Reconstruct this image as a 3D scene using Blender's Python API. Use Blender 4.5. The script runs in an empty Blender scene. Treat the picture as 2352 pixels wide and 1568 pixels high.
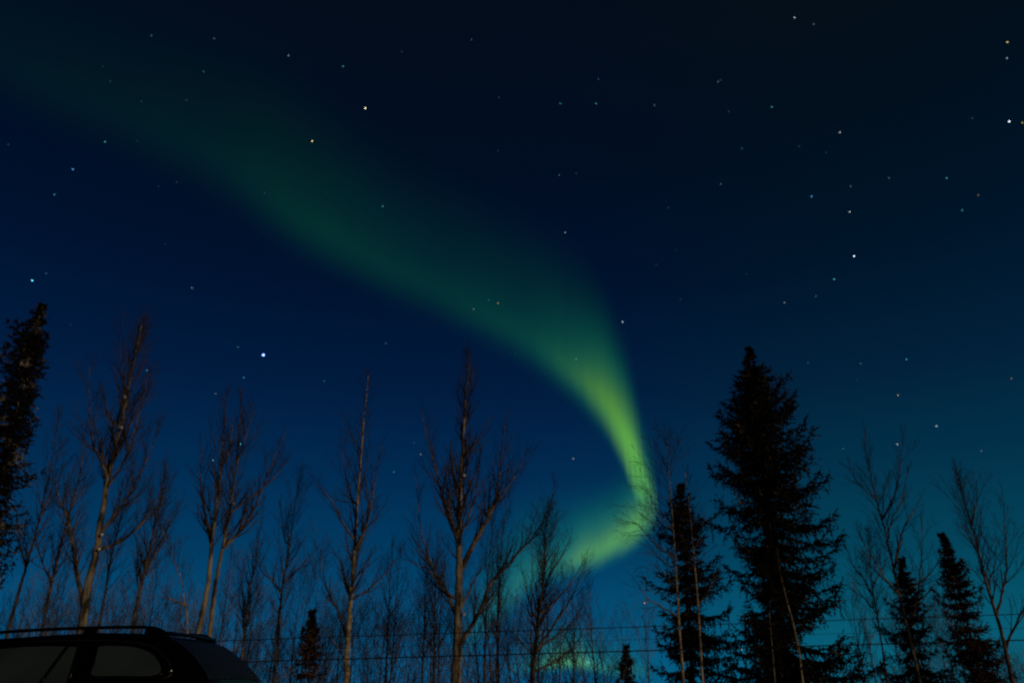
import bpy, math, random
from mathutils import Vector, Matrix, noise

random.seed(11)
sc = bpy.context.scene
COL = sc.collection
R = math.radians

# ---------------------------------------------------------------- camera
TILT = R(24.0)
EYE = Vector((0.0, 0.0, 1.25))
FPX, CX, CY = 1764.0, 1176.0, 784.0          # focal length and centre on a 2352 x 1568 picture
cam_d = bpy.data.cameras.new('camera')
cam = bpy.data.objects.new('camera', cam_d)
COL.objects.link(cam)
cam.location = EYE
cam.rotation_euler = (R(90) + TILT, 0, 0)
cam_d.sensor_width = 36.0
cam_d.lens = 36.0 * FPX / 2352.0
cam_d.clip_start = 0.1
cam_d.clip_end = 90000.0
cam_d.dof.use_dof = True
cam_d.dof.focus_distance = 5.5
cam_d.dof.aperture_fstop = 2.0
sc.camera = cam

# ---------------------------------------------------------------- exposure
sc.view_settings.view_transform = 'Standard'
sc.view_settings.look = 'None'
sc.view_settings.exposure = 0.0
sc.view_settings.gamma = 1.0
sc.render.engine = 'CYCLES'
sc.cycles.use_denoising = False
sc.cycles.transparent_max_bounces = 32
sc.cycles.max_bounces = 5
sc.cycles.filter_width = 2.0

# ---------------------------------------------------------------- lamp light from behind the camera
SUN_EL, SUN_AZ = R(13.0), R(128.0)           # azimuth clockwise from +Y
sun_d = bpy.data.lights.new('low_sun', 'SUN')
sun_d.energy = 0.8
sun_d.angle = R(0.5)
sun_d.color = (1.0, 0.72, 0.44)
sun = bpy.data.objects.new('low_sun', sun_d)
COL.objects.link(sun)
_to_sun = Vector((math.sin(SUN_AZ) * math.cos(SUN_EL), math.cos(SUN_AZ) * math.cos(SUN_EL), math.sin(SUN_EL)))
sun.rotation_euler = _to_sun.to_track_quat('Z', 'Y').to_euler()


def lin(r, g, b):
    f = lambda c: (c / 255.0) / 12.92 if c / 255.0 <= 0.04045 else ((c / 255.0 + 0.055) / 1.055) ** 2.4
    return (f(r), f(g), f(b), 1.0)


class NT:
    """small helper to write node trees"""
    def __init__(s, tree):
        s.t = tree
        tree.nodes.clear()

    def n(s, kind, **kw):
        nd = s.t.nodes.new(kind)
        for k, v in kw.items():
            setattr(nd, k, v)
        return nd

    def put(s, sock, v):
        if isinstance(v, bpy.types.NodeSocket):
            s.t.links.new(v, sock)
        else:
            sock.default_value = v

    def math(s, op, a, b=None, clamp=False):
        nd = s.n('ShaderNodeMath', operation=op, use_clamp=clamp)
        s.put(nd.inputs[0], a)
        if b is not None:
            s.put(nd.inputs[1], b)
        return nd.outputs[0]

    def smooth(s, v, lo, hi, a=0.0, b=1.0):
        nd = s.n('ShaderNodeMapRange', interpolation_type='SMOOTHSTEP')
        s.put(nd.inputs[0], v)
        nd.inputs[1].default_value, nd.inputs[2].default_value = lo, hi
        nd.inputs[3].default_value, nd.inputs[4].default_value = a, b
        return nd.outputs[0]

    def ramp(s, v, stops, interp='B_SPLINE'):
        nd = s.n('ShaderNodeValToRGB')
        cr = nd.color_ramp
        cr.interpolation = interp
        while len(cr.elements) < len(stops):
            cr.elements.new(0.5)
        for e, (p, c) in zip(cr.elements, stops):
            e.position = p
            e.color = c
        s.put(nd.inputs[0], v)
        return nd.outputs[0]

    def mix(s, f, a, b, mode='MIX'):
        nd = s.n('ShaderNodeMix', data_type='RGBA', blend_type=mode)
        s.put(nd.inputs[0], f)
        s.put(nd.inputs[6], a)
        s.put(nd.inputs[7], b)
        return nd.outputs[2]


# ---------------------------------------------------------------- world: clear winter night sky
world = bpy.data.worlds.new('World')
sc.world = world
world.use_nodes = True
w = NT(world.node_tree)
tc = w.n('ShaderNodeTexCoord')
sep = w.n('ShaderNodeSeparateXYZ')
w.put(sep.inputs[0], tc.outputs['Generated'])
zz = w.math('MAXIMUM', sep.outputs[2], 0.0)
SKY = [(0.00, lin(3, 88, 134)), (0.05, lin(3, 80, 123)), (0.14, lin(1, 59, 98)), (0.24, lin(1, 42, 80)),
       (0.34, lin(1, 28, 63)), (0.46, lin(0, 18, 46)), (0.60, lin(1, 13, 33)), (0.76, lin(3, 12, 25)), (1.0, lin(4, 10, 21))]
base = w.ramp(zz, SKY, 'LINEAR')
# east of the aurora the sky is greener and greyer
right = w.smooth(sep.outputs[0], 0.02, 0.42)
tinted = w.mix(1.0, base, (1.9, 1.25, 0.82, 1), 'MULTIPLY')
col = w.mix(right, base, tinted)
# unseen sky behind the camera is dimmed to keep blue light off trunks
front = w.smooth(sep.outputs[1], -0.5, 0.35, 0.18, 1.0)
bg = w.n('ShaderNodeBackground')
w.put(bg.inputs[0], col)
w.put(bg.inputs[1], front)
sky = w.n('ShaderNodeTexSky', sky_type='NISHITA', sun_disc=False)
sky.sun_elevation = SUN_EL
sky.sun_rotation = SUN_AZ
bg2 = w.n('ShaderNodeBackground')
w.put(bg2.inputs[0], sky.outputs[0])
bg2.inputs[1].default_value = 0.00006
add = w.n('ShaderNodeAddShader')
w.put(add.inputs[0], bg.outputs[0])
w.put(add.inputs[1], bg2.outputs[0])
out = w.n('ShaderNodeOutputWorld')
w.put(out.inputs[0], add.outputs[0])


# ---------------------------------------------------------------- helpers
def ray(px, py):
    u, v = (px - CX) / FPX, (CY - py) / FPX
    c, s = math.cos(TILT), math.sin(TILT)
    return Vector((u, c - v * s, s + v * c))


def at(px, py, Y):
    """the point of a pixel's line of sight on the upright plane at distance Y"""
    d = ray(px, py)
    return EYE + d * (Y / d.y)


def gz(x, y):
    """height of the ground: flat yard, then a bank falling away to the trees"""
    t = min(1.0, max(0.0, (y - 10.5) / 9.0))
    t = t * t * (3 - 2 * t)
    return -2.6 * t + (0.10 * noise.noise(Vector((x * 0.12, y * 0.12, 0))) if y > 9.5 else 0.0)


def mesh_obj(name, verts, faces, mat, parent=None, smooth=True):
    me = bpy.data.meshes.new(name)
    me.from_pydata(verts, [], faces)
    me.update()
    if smooth:
        me.polygons.foreach_set('use_smooth', [True] * len(me.polygons))
    if mat:
        me.materials.append(mat)
    o = bpy.data.objects.new(name, me)
    COL.objects.link(o)
    if parent:
        o.parent = parent
    return o


def tag(o, label, cat, group=None):
    o['label'] = label
    o['category'] = cat
    if group:
        o['group'] = group
    return o


def thing(name, loc, label, cat, group=None):
    o = bpy.data.objects.new(name, None)
    COL.objects.link(o)
    o.location = loc
    o.empty_display_size = 0.3
    return tag(o, label, cat, group)


class Geo:
    def __init__(s):
        s.v, s.f = [], []

    def tube(s, pts, rad, sides=5, cap=True):
        n0 = len(s.v)
        k = len(pts)
        for i, p in enumerate(pts):
            d = (pts[min(i + 1, k - 1)] - pts[max(i - 1, 0)])
            if d.length < 1e-9:
                d = Vector((0, 0, 1))
            d.normalize()
            a = Vector((0, 1, 0)) if abs(d.y) < 0.8 else Vector((1, 0, 0))
            e1 = d.cross(a).normalized()
            e2 = d.cross(e1)
            for j in range(sides):
                t = 2 * math.pi * j / sides
                q = p + (e1 * math.cos(t) + e2 * math.sin(t)) * rad[i]
                s.v.append((q.x, q.y, q.z))
        for i in range(k - 1):
            for j in range(sides):
                a0 = n0 + i * sides + j
                b0 = n0 + i * sides + (j + 1) % sides
                s.f.append((a0, b0, b0 + sides, a0 + sides))
        if cap:
            s.f.append(tuple(n0 + (k - 1) * sides + j for j in range(sides)))
            s.f.append(tuple(n0 + sides - 1 - j for j in range(sides)))

    def quad(s, a, b, c, d):
        n = len(s.v)
        s.v += [a[:], b[:], c[:], d[:]]
        s.f.append((n, n + 1, n + 2, n + 3))

    def box(s, c, h):
        n = len(s.v)
        for dx in (-1, 1):
            for dy in (-1, 1):
                for dz in (-1, 1):
                    s.v.append((c[0] + dx * h[0], c[1] + dy * h[1], c[2] + dz * h[2]))
        for q in ((0, 1, 3, 2), (4, 6, 7, 5), (0, 4, 5, 1), (2, 3, 7, 6), (0, 2, 6, 4), (1, 5, 7, 3)):
            s.f.append(tuple(n + i for i in q))

    def build(s, name, mat, parent=None, smooth=True):
        return mesh_obj(name, s.v, s.f, mat, parent, smooth)


# ---------------------------------------------------------------- materials
def mat(name, c1, c2=None, scale=6.0, rough=0.9, stretch=(1, 1, 1), spec=0.2, lo=0.4, hi=0.62, bump=0.0, metal=0.0, coat=0.0):
    m = bpy.data.materials.new(name)
    m.use_nodes = True
    t = NT(m.node_tree)
    p = t.n('ShaderNodeBsdfPrincipled')
    o = t.n('ShaderNodeOutputMaterial')
    t.put(o.inputs[0], p.outputs[0])
    p.inputs['Roughness'].default_value = rough
    p.inputs['Specular IOR Level'].default_value = spec
    p.inputs['Metallic'].default_value = metal
    p.inputs['Coat Weight'].default_value = coat
    if c2 is None:
        p.inputs['Base Color'].default_value = (*c1, 1)
        return m
    g = t.n('ShaderNodeNewGeometry')
    mp = t.n('ShaderNodeMapping')
    t.put(mp.inputs[0], g.outputs['Position'])
    mp.inputs['Scale'].default_value = stretch
    nz = t.n('ShaderNodeTexNoise')
    t.put(nz.inputs['Vector'], mp.outputs[0])
    nz.inputs['Scale'].default_value = scale
    nz.inputs['Detail'].default_value = 5.0
    t.put(p.inputs['Base Color'], t.ramp(nz.outputs[0], [(lo, (*c1, 1)), (hi, (*c2, 1))], 'LINEAR'))
    if bump:
        b = t.n('ShaderNodeBump')
        b.inputs['Strength'].default_value = bump
        t.put(b.inputs['Height'], nz.outputs[0])
        t.put(p.inputs['Normal'], b.outputs[0])
    return m


M = {
    'poplar': mat('poplar_bark', (0.03, 0.026, 0.02), (0.40, 0.36, 0.28), 3.2, 0.9, (1.6, 1.6, 0.45), bump=0.8, lo=0.40, hi=0.66),
    'pale': mat('pale_aspen_bark', (0.10, 0.08, 0.05), (0.46, 0.40, 0.27), 3.0, 0.85, (1, 1, 1.4), bump=0.4, lo=0.34, hi=0.6),
    'dark': mat('dark_bark', (0.025, 0.020, 0.018), (0.10, 0.075, 0.06), 3.0, 0.95, (1, 1, 0.5), bump=0.6),
    'limb': mat('limb_bark', (0.04, 0.030, 0.024), (0.21, 0.17, 0.135), 3.0, 0.95),
    'twig': mat('twig_bark', (0.030, 0.022, 0.019), (0.10, 0.078, 0.068), 1.5, 0.95),
    'grey_twig': mat('frosty_twig_bark', (0.10, 0.10, 0.13), (0.36, 0.37, 0.46), 0.9, 0.95),
    'needle': mat('spruce_needles', (0.008, 0.009, 0.006), (0.13, 0.11, 0.075), 2.6, 0.9, lo=0.55, hi=0.74),
    'lit_needle': mat('lit_flecked_spruce_needles', (0.007, 0.007, 0.006), (0.42, 0.40, 0.38), 2.2, 0.9, lo=0.56, hi=0.74),  # pale flecks paint lamplight on the branches into the needle colour
    'brown': mat('browned_needles', (0.018, 0.011, 0.009), (0.085, 0.045, 0.032), 1.8, 0.9),
    'snow': mat('snow_clump', (0.70, 0.70, 0.72), (0.80, 0.80, 0.82), 4.0, 0.8),
    'wire': mat('black_wire', (0.012, 0.011, 0.011)),
    'ground': mat('snowy_ground', (0.55, 0.56, 0.60), (0.78, 0.79, 0.82), 0.6, 0.85, bump=0.3),
    'paint': mat('black_car_paint', (0.0015, 0.0015, 0.002), rough=0.22, spec=0.12),
    'glass': mat('dark_window_glass', (0.022, 0.038, 0.045), (0.032, 0.050, 0.058), 2.0, rough=0.4, spec=0.10),
    'rear_glass': mat('tinted_rear_glass', (0.010, 0.011, 0.014), (0.015, 0.016, 0.020), 2.0, rough=0.4, spec=0.08),
    'trim': mat('dark_satin_trim', (0.010, 0.008, 0.012), rough=0.4, spec=0.25),
    'chrome': mat('glint_chrome', (0.55, 0.55, 0.56), rough=0.25, metal=1.0),
    'rubber': mat('tyre_rubber', (0.015, 0.015, 0.015), rough=0.8),
    'alloy': mat('alloy_wheel', (0.35, 0.35, 0.36), rough=0.35, metal=1.0),
    'lamp_glass': mat('headlight_glass', (0.25, 0.26, 0.28), rough=0.15, spec=0.6),
    'red_glass': mat('tail_light_glass', (0.16, 0.008, 0.008), rough=0.2, spec=0.5),
}

# ---------------------------------------------------------------- ground
gv, gf = [], []
xs = [-40000, -4000, -600, -150] + [-70 + 2 * i for i in range(71)] + [150, 600, 4000, 40000]
ys = [-40000, -4000, -600, -100, -30, -10, 0, 5, 9] + [10 + 1.0 * i for i in range(16)] + [27 + 3 * i for i in range(14)] + [90, 150, 600, 4000, 40000]
for y in ys:
    for x in xs:
        gv.append((x, y, gz(x, y) if abs(x) < 100 and y < 100 else (gz(0, 30) if y > 15 else 0.0)))
nx = len(xs)
for j in range(len(ys) - 1):
    for i in range(nx - 1):
        gf.append((j * nx + i, j * nx + i + 1, (j + 1) * nx + i + 1, (j + 1) * nx + i))
gr = mesh_obj('ground', gv, gf, M['ground'])
gr['kind'] = 'structure'

# ---------------------------------------------------------------- aurora curtains
def emission_curtain():
    m = bpy.data.materials.new('aurora_light')
    m.use_nodes = True
    m.cycles.emission_sampling = 'NONE'
    t = NT(m.node_tree)
    uv = t.n('ShaderNodeUVMap')
    s = t.n('ShaderNodeSeparateXYZ')
    t.put(s.inputs[0], uv.outputs[0])
    v = s.outputs[1]
    glow = t.n('ShaderNodeAttribute', attribute_name='glow').outputs['Fac']
    spread = t.n('ShaderNodeAttribute', attribute_name='spread').outputs['Fac']
    rise = t.smooth(v, 0.0, 0.22)
    past = t.math('MAXIMUM', t.math('SUBTRACT', v, 0.15), 0.0)
    core = t.math('EXPONENT', t.math('MULTIPLY', past, -7.0))
    tail = t.math('EXPONENT', t.math('MULTIPLY', past, -2.6))
    mixn = t.math('ADD', t.math('MULTIPLY', core, t.math('SUBTRACT', 1.0, spread)), t.math('MULTIPLY', tail, spread))
    end = t.smooth(v, 0.45, 1.0, 1.0, 0.0)
    nz = t.n('ShaderNodeTexNoise', noise_dimensions='2D')
    mp = t.n('ShaderNodeMapping')
    t.put(mp.inputs[0], uv.outputs[0])
    mp.inputs['Scale'].default_value = (34, 0.9, 1)
    t.put(nz.inputs['Vector'], mp.outputs[0])
    nz.inputs['Scale'].default_value = 1.0
    rays = t.smooth(nz.outputs[0], 0.25, 0.75, 0.72, 1.28)
    k = t.math('MULTIPLY', t.math('MULTIPLY', rise, mixn), t.math('MULTIPLY', end, rays))
    st = t.math('MULTIPLY', k, glow)
    hue = t.smooth(st, 0.003, 0.040)
    c = t.mix(hue, (0.04, 1.0, 0.22, 1), (0.30, 1.0, 0.0, 1))
    em = t.n('ShaderNodeEmission')
    t.put(em.inputs[0], c)
    t.put(em.inputs[1], st)
    tr = t.n('ShaderNodeBsdfTransparent')
    a = t.n('ShaderNodeAddShader')
    t.put(a.inputs[0], em.outputs[0])
    t.put(a.inputs[1], tr.outputs[0])
    o = t.n('ShaderNodeOutputMaterial')
    t.put(o.inputs[0], a.outputs[0])
    return m


M['aurora'] = emission_curtain()


def catmull(pts, per):
    res = []
    n = len(pts)
    for i in range(n - 1):
        p0, p1, p2, p3 = pts[max(i - 1, 0)], pts[i], pts[i + 1], pts[min(i + 2, n - 1)]
        for k in range(per):
            t = k / per
            res.append([0.5 * (2 * b + (c - a) * t + (2 * a - 5 * b + 4 * c - d) * t * t + (3 * b - a - 3 * c + d) * t ** 3)
                        for a, b, c, d in zip(p0, p1, p2, p3)])
    res.append(list(pts[-1]))
    return res


def curtain(name, stations, height, label, thick=1.0):
    """an upright sheet whose lower border hangs at one altitude; each station gives its bearing, its ray length and its brightness"""
    st = catmull(stations, 14)
    rows = 36
    r1 = rows + 1
    verts, faces, uvs, glow, spread = [], [], [], [], []
    layers = (-16, -8, 0, 8, 16)
    for li, off in enumerate(layers):                     # the curtain is a few sheets thick
        n0 = len(verts)
        for i, (px, py, hp, a, sp) in enumerate(st):
            q0, q1 = st[max(i - 3, 0)], st[min(i + 3, len(st) - 1)]
            tx, ty = q1[0] - q0[0], q1[1] - q0[1]
            tl = math.hypot(tx, ty) or 1.0
            d = ray(px - ty / tl * off * thick * (1 + 4 * max(0.0, sp - 0.5)), py + tx / tl * off * thick * (1 + 4 * max(0.0, sp - 0.5)))
            P = EYE + d * ((height - EYE.z) / d.z)
            dt = ray(px, py - max(hp, 10))
            slope = dt.z / math.hypot(dt.x, dt.y)
            top = max(height * 1.02, min(EYE.z + slope * math.hypot(P.x, P.y), height * 12))
            for j in range(r1):
                f = j / rows
                verts.append((P.x, P.y, height + (top - height) * f))
                uvs.append((i / (len(st) - 1) + 0.013 * li, f))
                glow.append(max(a, 0.0) / len(layers))
                spread.append(min(1.0, max(0.0, sp)))
        for i in range(len(st) - 1):
            for j in range(rows):
                faces.append((n0 + i * r1 + j, n0 + (i + 1) * r1 + j, n0 + (i + 1) * r1 + j + 1, n0 + i * r1 + j + 1))
    o = mesh_obj(name, verts, faces, M['aurora'])
    me = o.data
    lay = me.uv_layers.new(name='UVMap')
    for l in me.loops:
        lay.data[l.index].uv = uvs[l.vertex_index]
    for nm, dat in (('glow', glow), ('spread', spread)):
        at_ = me.attributes.new(nm, 'FLOAT', 'POINT')
        at_.data.foreach_set('value', dat)
    return tag(o, label, 'aurora', 'aurora in the night sky')


curtain('aurora', [
    (-260, 90, 480, 0.004, 0.9), (-60, 210, 480, 0.005, 0.9), (150, 310, 480, 0.007, 0.9), (350, 395, 480, 0.009, 0.85), (520, 480, 480, 0.014, 0.8),
    (680, 598, 480, 0.024, 0.68), (840, 684, 450, 0.026, 0.6), (1000, 750, 430, 0.028, 0.54), (1130, 812, 420, 0.038, 0.5), (1250, 882, 420, 0.066, 0.42),
    (1330, 943, 420, 0.15, 0.27), (1395, 1005, 410, 0.30, 0.19), (1438, 1076, 380, 0.58, 0.13), (1462, 1130, 340, 0.80, 0.10), (1474, 1158, 300, 0.66, 0.11),
    (1485, 1174, 270, 0.44, 0.14), (1494, 1186, 255, 0.32, 0.16), (1498, 1200, 250, 0.30, 0.17), (1493, 1220, 250, 0.34, 0.18), (1479, 1241, 250, 0.38, 0.19), (1458, 1261, 240, 0.38, 0.20), (1430, 1280, 230, 0.35, 0.22), (1388, 1302, 230, 0.32, 0.26),
    (1345, 1322, 240, 0.27, 0.30), (1300, 1340, 260, 0.15, 0.40), (1250, 1362, 290, 0.11, 0.55), (1190, 1400, 300, 0.12, 0.55), (1130, 1460, 290, 0.11, 0.5), (1080, 1510, 260, 0.05, 0.5), (1020, 1535, 220, 0.0, 0.5)],
    300.0, 'green aurora ribbon curling from the upper left to a bright hook above the trees')
curtain('aurora', [
    (1150, 1556, 120, 0.0, 0.6), (1220, 1554, 130, 0.12, 0.5), (1275, 1546, 140, 0.34, 0.45), (1330, 1546, 140, 0.34, 0.4), (1390, 1556, 130, 0.17, 0.45),
    (1450, 1560, 130, 0.16, 0.5), (1510, 1562, 120, 0.0, 0.5)], 130.0, 'small yellow green aurora patch low on the horizon beside the tiny spruce', 0.35)

# ---------------------------------------------------------------- stars
def star_mat(name, c, e):
    m = bpy.data.materials.new(name)
    m.use_nodes = True
    m.cycles.emission_sampling = 'NONE'
    t = NT(m.node_tree)
    em = t.n('ShaderNodeEmission')
    em.inputs[0].default_value = (*c, 1)
    em.inputs[1].default_value = e
    o = t.n('ShaderNodeOutputMaterial')
    t.put(o.inputs[0], em.outputs[0])
    return m


TINT = {'p': (1.0, 0.95, 0.66), 'b': (0.12, 0.55, 1.0), 'c': (0.10, 0.75, 0.95), 'w': (0.80, 0.92, 1.0), 'y': (1.0, 0.85, 0.25), 'o': (1.0, 0.62, 0.22), 't': (0.15, 0.85, 0.75), 'g': (0.55, 0.66, 0.75), 'v': (0.22, 0.36, 1.0)}
_sm = {}
_star_mesh = {}
STAR_D = 24000.0


def star_mesh(tint, mag):
    key = (tint, mag)
    if key in _star_mesh:
        return _star_mesh[key]
    size, e = {5: (1.8, 6.0), 4: (0.9, 3.6), 3: (0.8, 1.5), 2: (0.8, 0.75), 1: (0.8, 0.36), 0: (0.8, 0.13)}[mag]
    rad = size * STAR_D / (FPX * 1024.0 / 2352.0) * 0.52
    vs, fs = [], []
    nu, nv = 10, 6
    for j in range(nv + 1):
        th = math.pi * j / nv
        for i in range(nu):
            ph = 2 * math.pi * i / nu
            vs.append((rad * math.sin(th) * math.cos(ph), rad * math.sin(th) * math.sin(ph), rad * math.cos(th)))
    for j in range(nv):
        for i in range(nu):
            fs.append((j * nu + i, j * nu + (i + 1) % nu, (j + 1) * nu + (i + 1) % nu, (j + 1) * nu + i))
    me = bpy.data.meshes.new('star')
    me.from_pydata(vs, [], fs)
    me.materials.append(star_mat('starlight_%s_%d' % (tint, mag), TINT[tint], e))
    _star_mesh[key] = me
    return me


def star(px, py, tint, mag, label=None):
    o = bpy.data.objects.new('star', star_mesh(tint, mag))
    COL.objects.link(o)
    o.location = EYE + ray(px, py).normalized() * STAR_D
    word = {'p': 'pale', 'b': 'blue', 'c': 'cyan', 'w': 'white', 'y': 'yellow', 'o': 'orange', 't': 'teal', 'g': 'grey', 'v': 'violet'}[tint]
    if label is None:
        side = 'left of the aurora ribbon' if (px < 1000 and py > 250 + 0.55 * px) else ('above the dark spruces and right of the aurora' if px > 1500 and py > 600 else
               ('in the upper right of the sky' if px > 1500 else ('high above the aurora ribbon' if py < 420 else 'within or beside the aurora arch')))
        label = {3: 'clear ', 2: 'small ', 1: 'faint ', 0: 'barely visible '}[mag] + word + ' star ' + side
    tag(o, label, 'star', 'stars in the night sky')


STARS = [
    (605, 815, 'v', 5, 'brightest star, blue white, above the twin trunk poplar'), (717, 324, 'o', 4, 'bright orange star beside the aurora ribbon, upper left'),
    (839, 249, 'p', 4, 'bright pale yellow star right of and above the orange star'), (1962, 588, 'w', 4, 'brightest white star above the big spruce, right side'),
    (2318, 279, 'w', 4, 'bright white star near the right edge of the sky'), (2314, 97, 'y', 3, 'yellow star near the top right corner'),
    (1825, 41, 'w', 3, 'white star close to the top edge, right of centre'), (1929, 304, 'w', 3, 'white star in the upper right with no bright neighbour'),
    (1952, 486, 'w', 3, 'white star straight above the brightest star of the right side'), (74, 644, 'c', 4, 'bright cyan star above the leftmost spruce tip'),
    (167, 389, 'b', 3, 'clear blue star at the left, below the aurora ribbon'), (1430, 739, 'w', 3, 'white star above the bright bend of the aurora'),
    (1144, 696, 'o', 2, 'small orange star inside the aurora ribbon'), (2151, 978, 'w', 3, 'white star between the two bare trees at the right'),
    (1916, 641, 'c', 3, 'cyan star just below left of the bright white star above the spruce'), (489, 1057, 'c', 3, 'cyan star between the left trunks of the twin poplar'),
    (553, 1019, 'c', 3, 'cyan star showing through the twin poplar crown'), (1351, 1520, 'c', 4, 'bright cyan star low beside the small aurora patch'),
    (1481, 1384, 'o', 3, 'pale orange star low left of the smaller spruce'), (1317, 1053, 'w', 2, 'small white star inside the hook of the aurora'),
    (2063, 907, 'y', 2, 'small yellow star above the bare tree at the right'), (2348, 282, 'y', 2, 'small yellow star on the right edge of the sky'),
    (1298, 534, 'w', 2, 'small white star above the middle of the aurora ribbon'), (241, 326, 't', 2, 'small green star at the left, on the ribbon edge'),
    (2061, 1020, 'w', 3, 'white star at the top of the right bare tree'), (1703, 1491, 'w', 2, 'small white star low between the two big spruces'),
    (348, 82, 'g', 1), (492, 89, 'g', 1), (663, 128, 'g', 2), (467, 165, 't', 1), (236, 153, 'b', 0), (253, 187, 't', 0), (428, 230, 'g', 0), (325, 233, 'g', 0),
    (125, 447, 'c', 2), (406, 418, 'g', 0), (364, 428, 'b', 0), (316, 323, 'b', 0), (19, 332, 'g', 0), (607, 442, 'g', 0), (788, 153, 't', 2), (923, 119, 'g', 0),
    (1083, 91, 'b', 1), (1146, 224, 'g', 0), (1375, 182, 'b', 1), (1287, 238, 'c', 2), (1369, 238, 't', 2), (1503, 242, 'g', 1), (1144, 346, 'b', 0),
    (1285, 402, 't', 1), (1324, 398, 'g', 0), (879, 474, 't', 2), (1535, 477, 'g', 0), (1869, 56, 'g', 1), (1649, 188, 'g', 1), (1655, 184, 'g', 0),
    (1773, 246, 't', 2), (1674, 256, 'g', 0), (1704, 341, 'b', 1), (1835, 336, 'g', 0), (1898, 350, 'b', 0), (1656, 423, 'g', 1), (1864, 451, 'b', 3),
    (1954, 428, 'g', 1), (2042, 409, 'g', 1), (2174, 409, 't', 2), (2247, 448, 'o', 1), (2210, 483, 'c', 2), (2233, 272, 'g', 0), (2313, 134, 'w', 2),
    (106, 628, 'b', 1), (441, 661, 'g', 2), (547, 797, 't', 1), (560, 867, 'c', 2), (337, 850, 'c', 2), (162, 745, 'b', 0), (745, 875, 't', 1), (495, 904, 'g', 1),
    (380, 560, 'b', 0), (107, 774, 'w', 1), (1508, 608, 'g', 0), (1552, 574, 'b', 0), (1563, 687, 'g', 0), (1088, 710, 'w', 1), (1122, 689, 'c', 1),
    (1323, 824, 't', 2), (886, 788, 'g', 1), (1183, 813, 'b', 0), (1874, 680, 'g', 1), (1802, 695, 'w', 2), (1714, 629, 'b', 0), (1856, 833, 'b', 1),
    (1977, 835, 'g', 1), (2082, 825, 'c', 2), (2323, 869, 'o', 1), (1967, 872, 'b', 0), (1937, 1030, 'c', 1), (2254, 1035, 'g', 1), (966, 1043, 'w', 2),
    (904, 1083, 'c', 2), (951, 1016, 'b', 1)]
for s_ in STARS:
    star(*s_)

# ---------------------------------------------------------------- overhead wires
def wire(pts, Y0, Y1, rad, label):
    n = 60
    (xa, ya), (xb, yb) = pts
    k = (yb - ya) / (xb - xa)
    P = []
    for i in range(n + 1):
        px = -900 + (3300 + 900) * i / n
        Y = Y0 + (Y1 - Y0) * i / n
        p = at(px, ya + k * (px - xa), Y)
        p.z -= 0.0
        P.append(p)
    g = Geo()
    g.tube(P, [rad] * len(P), 6)
    o = g.build('power_line', M['wire'])
    tag(o, label, 'power line', 'overhead wires along the bank')


wire([(563, 1519), (2176, 1474)], 24.0, 24.0, 0.017, 'lowest black overhead wire running across in front of the tree trunks')
wire([(517, 1470.5), (2137, 1416.5)], 24.3, 24.3, 0.012, 'highest black overhead wire running across in front of the tree trunks')
wire([(1610, 1463.3), (2176, 1446.5)], 24.1, 24.1, 0.005, 'thin middle overhead wire between the two thicker wires')

# ---------------------------------------------------------------- bare trees
def rot_about(v, axis, a):
    return Matrix.Rotation(a, 3, axis) @ v


def rvec(rng):
    return Vector((rng.uniform(-1, 1), rng.uniform(-1, 1), rng.uniform(-1, 1)))


def perp(d, rng):
    a = d.cross(rvec(rng))
    while a.length < 1e-3:
        a = d.cross(rvec(rng))
    return a.normalized()


RMIN = 0.0042


def grow(g, p, d, L, r, depth, rng, up=0.10, wig=0.10, fan=(22, 48), nchild=6):
    n = max(3, min(7, int(L / 0.22)))
    pts, rad = [p.copy()], [r]
    d = d.normalized()
    dirs = [d]
    for i in range(n):
        d = (d + Vector((0, 0, up)) + rvec(rng) * wig).normalized()
        p = p + d * (L / n)
        pts.append(p.copy())
        dirs.append(d)
        rad.append(max(min(r, RMIN * 0.7), r * (1 - 0.75 * (i + 1) / n)))
    g.tube(pts, rad, 4 if r > 0.012 else 3, cap=False)
    if depth <= 0 or L < 0.25:
        return
    k = max(2, int(nchild * (0.6 + 0.4 * min(1.5, L))))
    for c in range(k):
        t = 0.15 + 0.82 * (c + rng.random()) / k
        f = t * n
        i = min(n - 1, int(f))
        q = pts[i].lerp(pts[i + 1], f - i)
        nd = rot_about(dirs[i + 1], perp(dirs[i + 1], rng), R(rng.uniform(*fan)))
        grow(g, q, nd, L * rng.uniform(0.30, 0.66) * (1.15 - 0.6 * t), max(RMIN if depth > 1 else 0.0030, r * (1 - 0.7 * t) * 0.55), depth - 1, rng, up, wig * 1.1, fan, nchild)


def path_radii(pts, r0, r1):
    n = len(pts)
    return [r0 + (r1 - r0) * (i / (n - 1)) ** 0.85 for i in range(n)]


def refine(P, rng, jit, seg=0.35):
    """smooth a coarse 3D path and give it small natural kinks"""
    c = catmull([tuple(p) for p in P], 6)
    res = [Vector(q) for q in c]
    for i in range(1, len(res) - 1):
        res[i] += Vector((rng.uniform(-1, 1), rng.uniform(-1, 1), 0)) * jit
    return res


def m_per_px(Y):
    return Y * 1.07 / FPX


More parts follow.
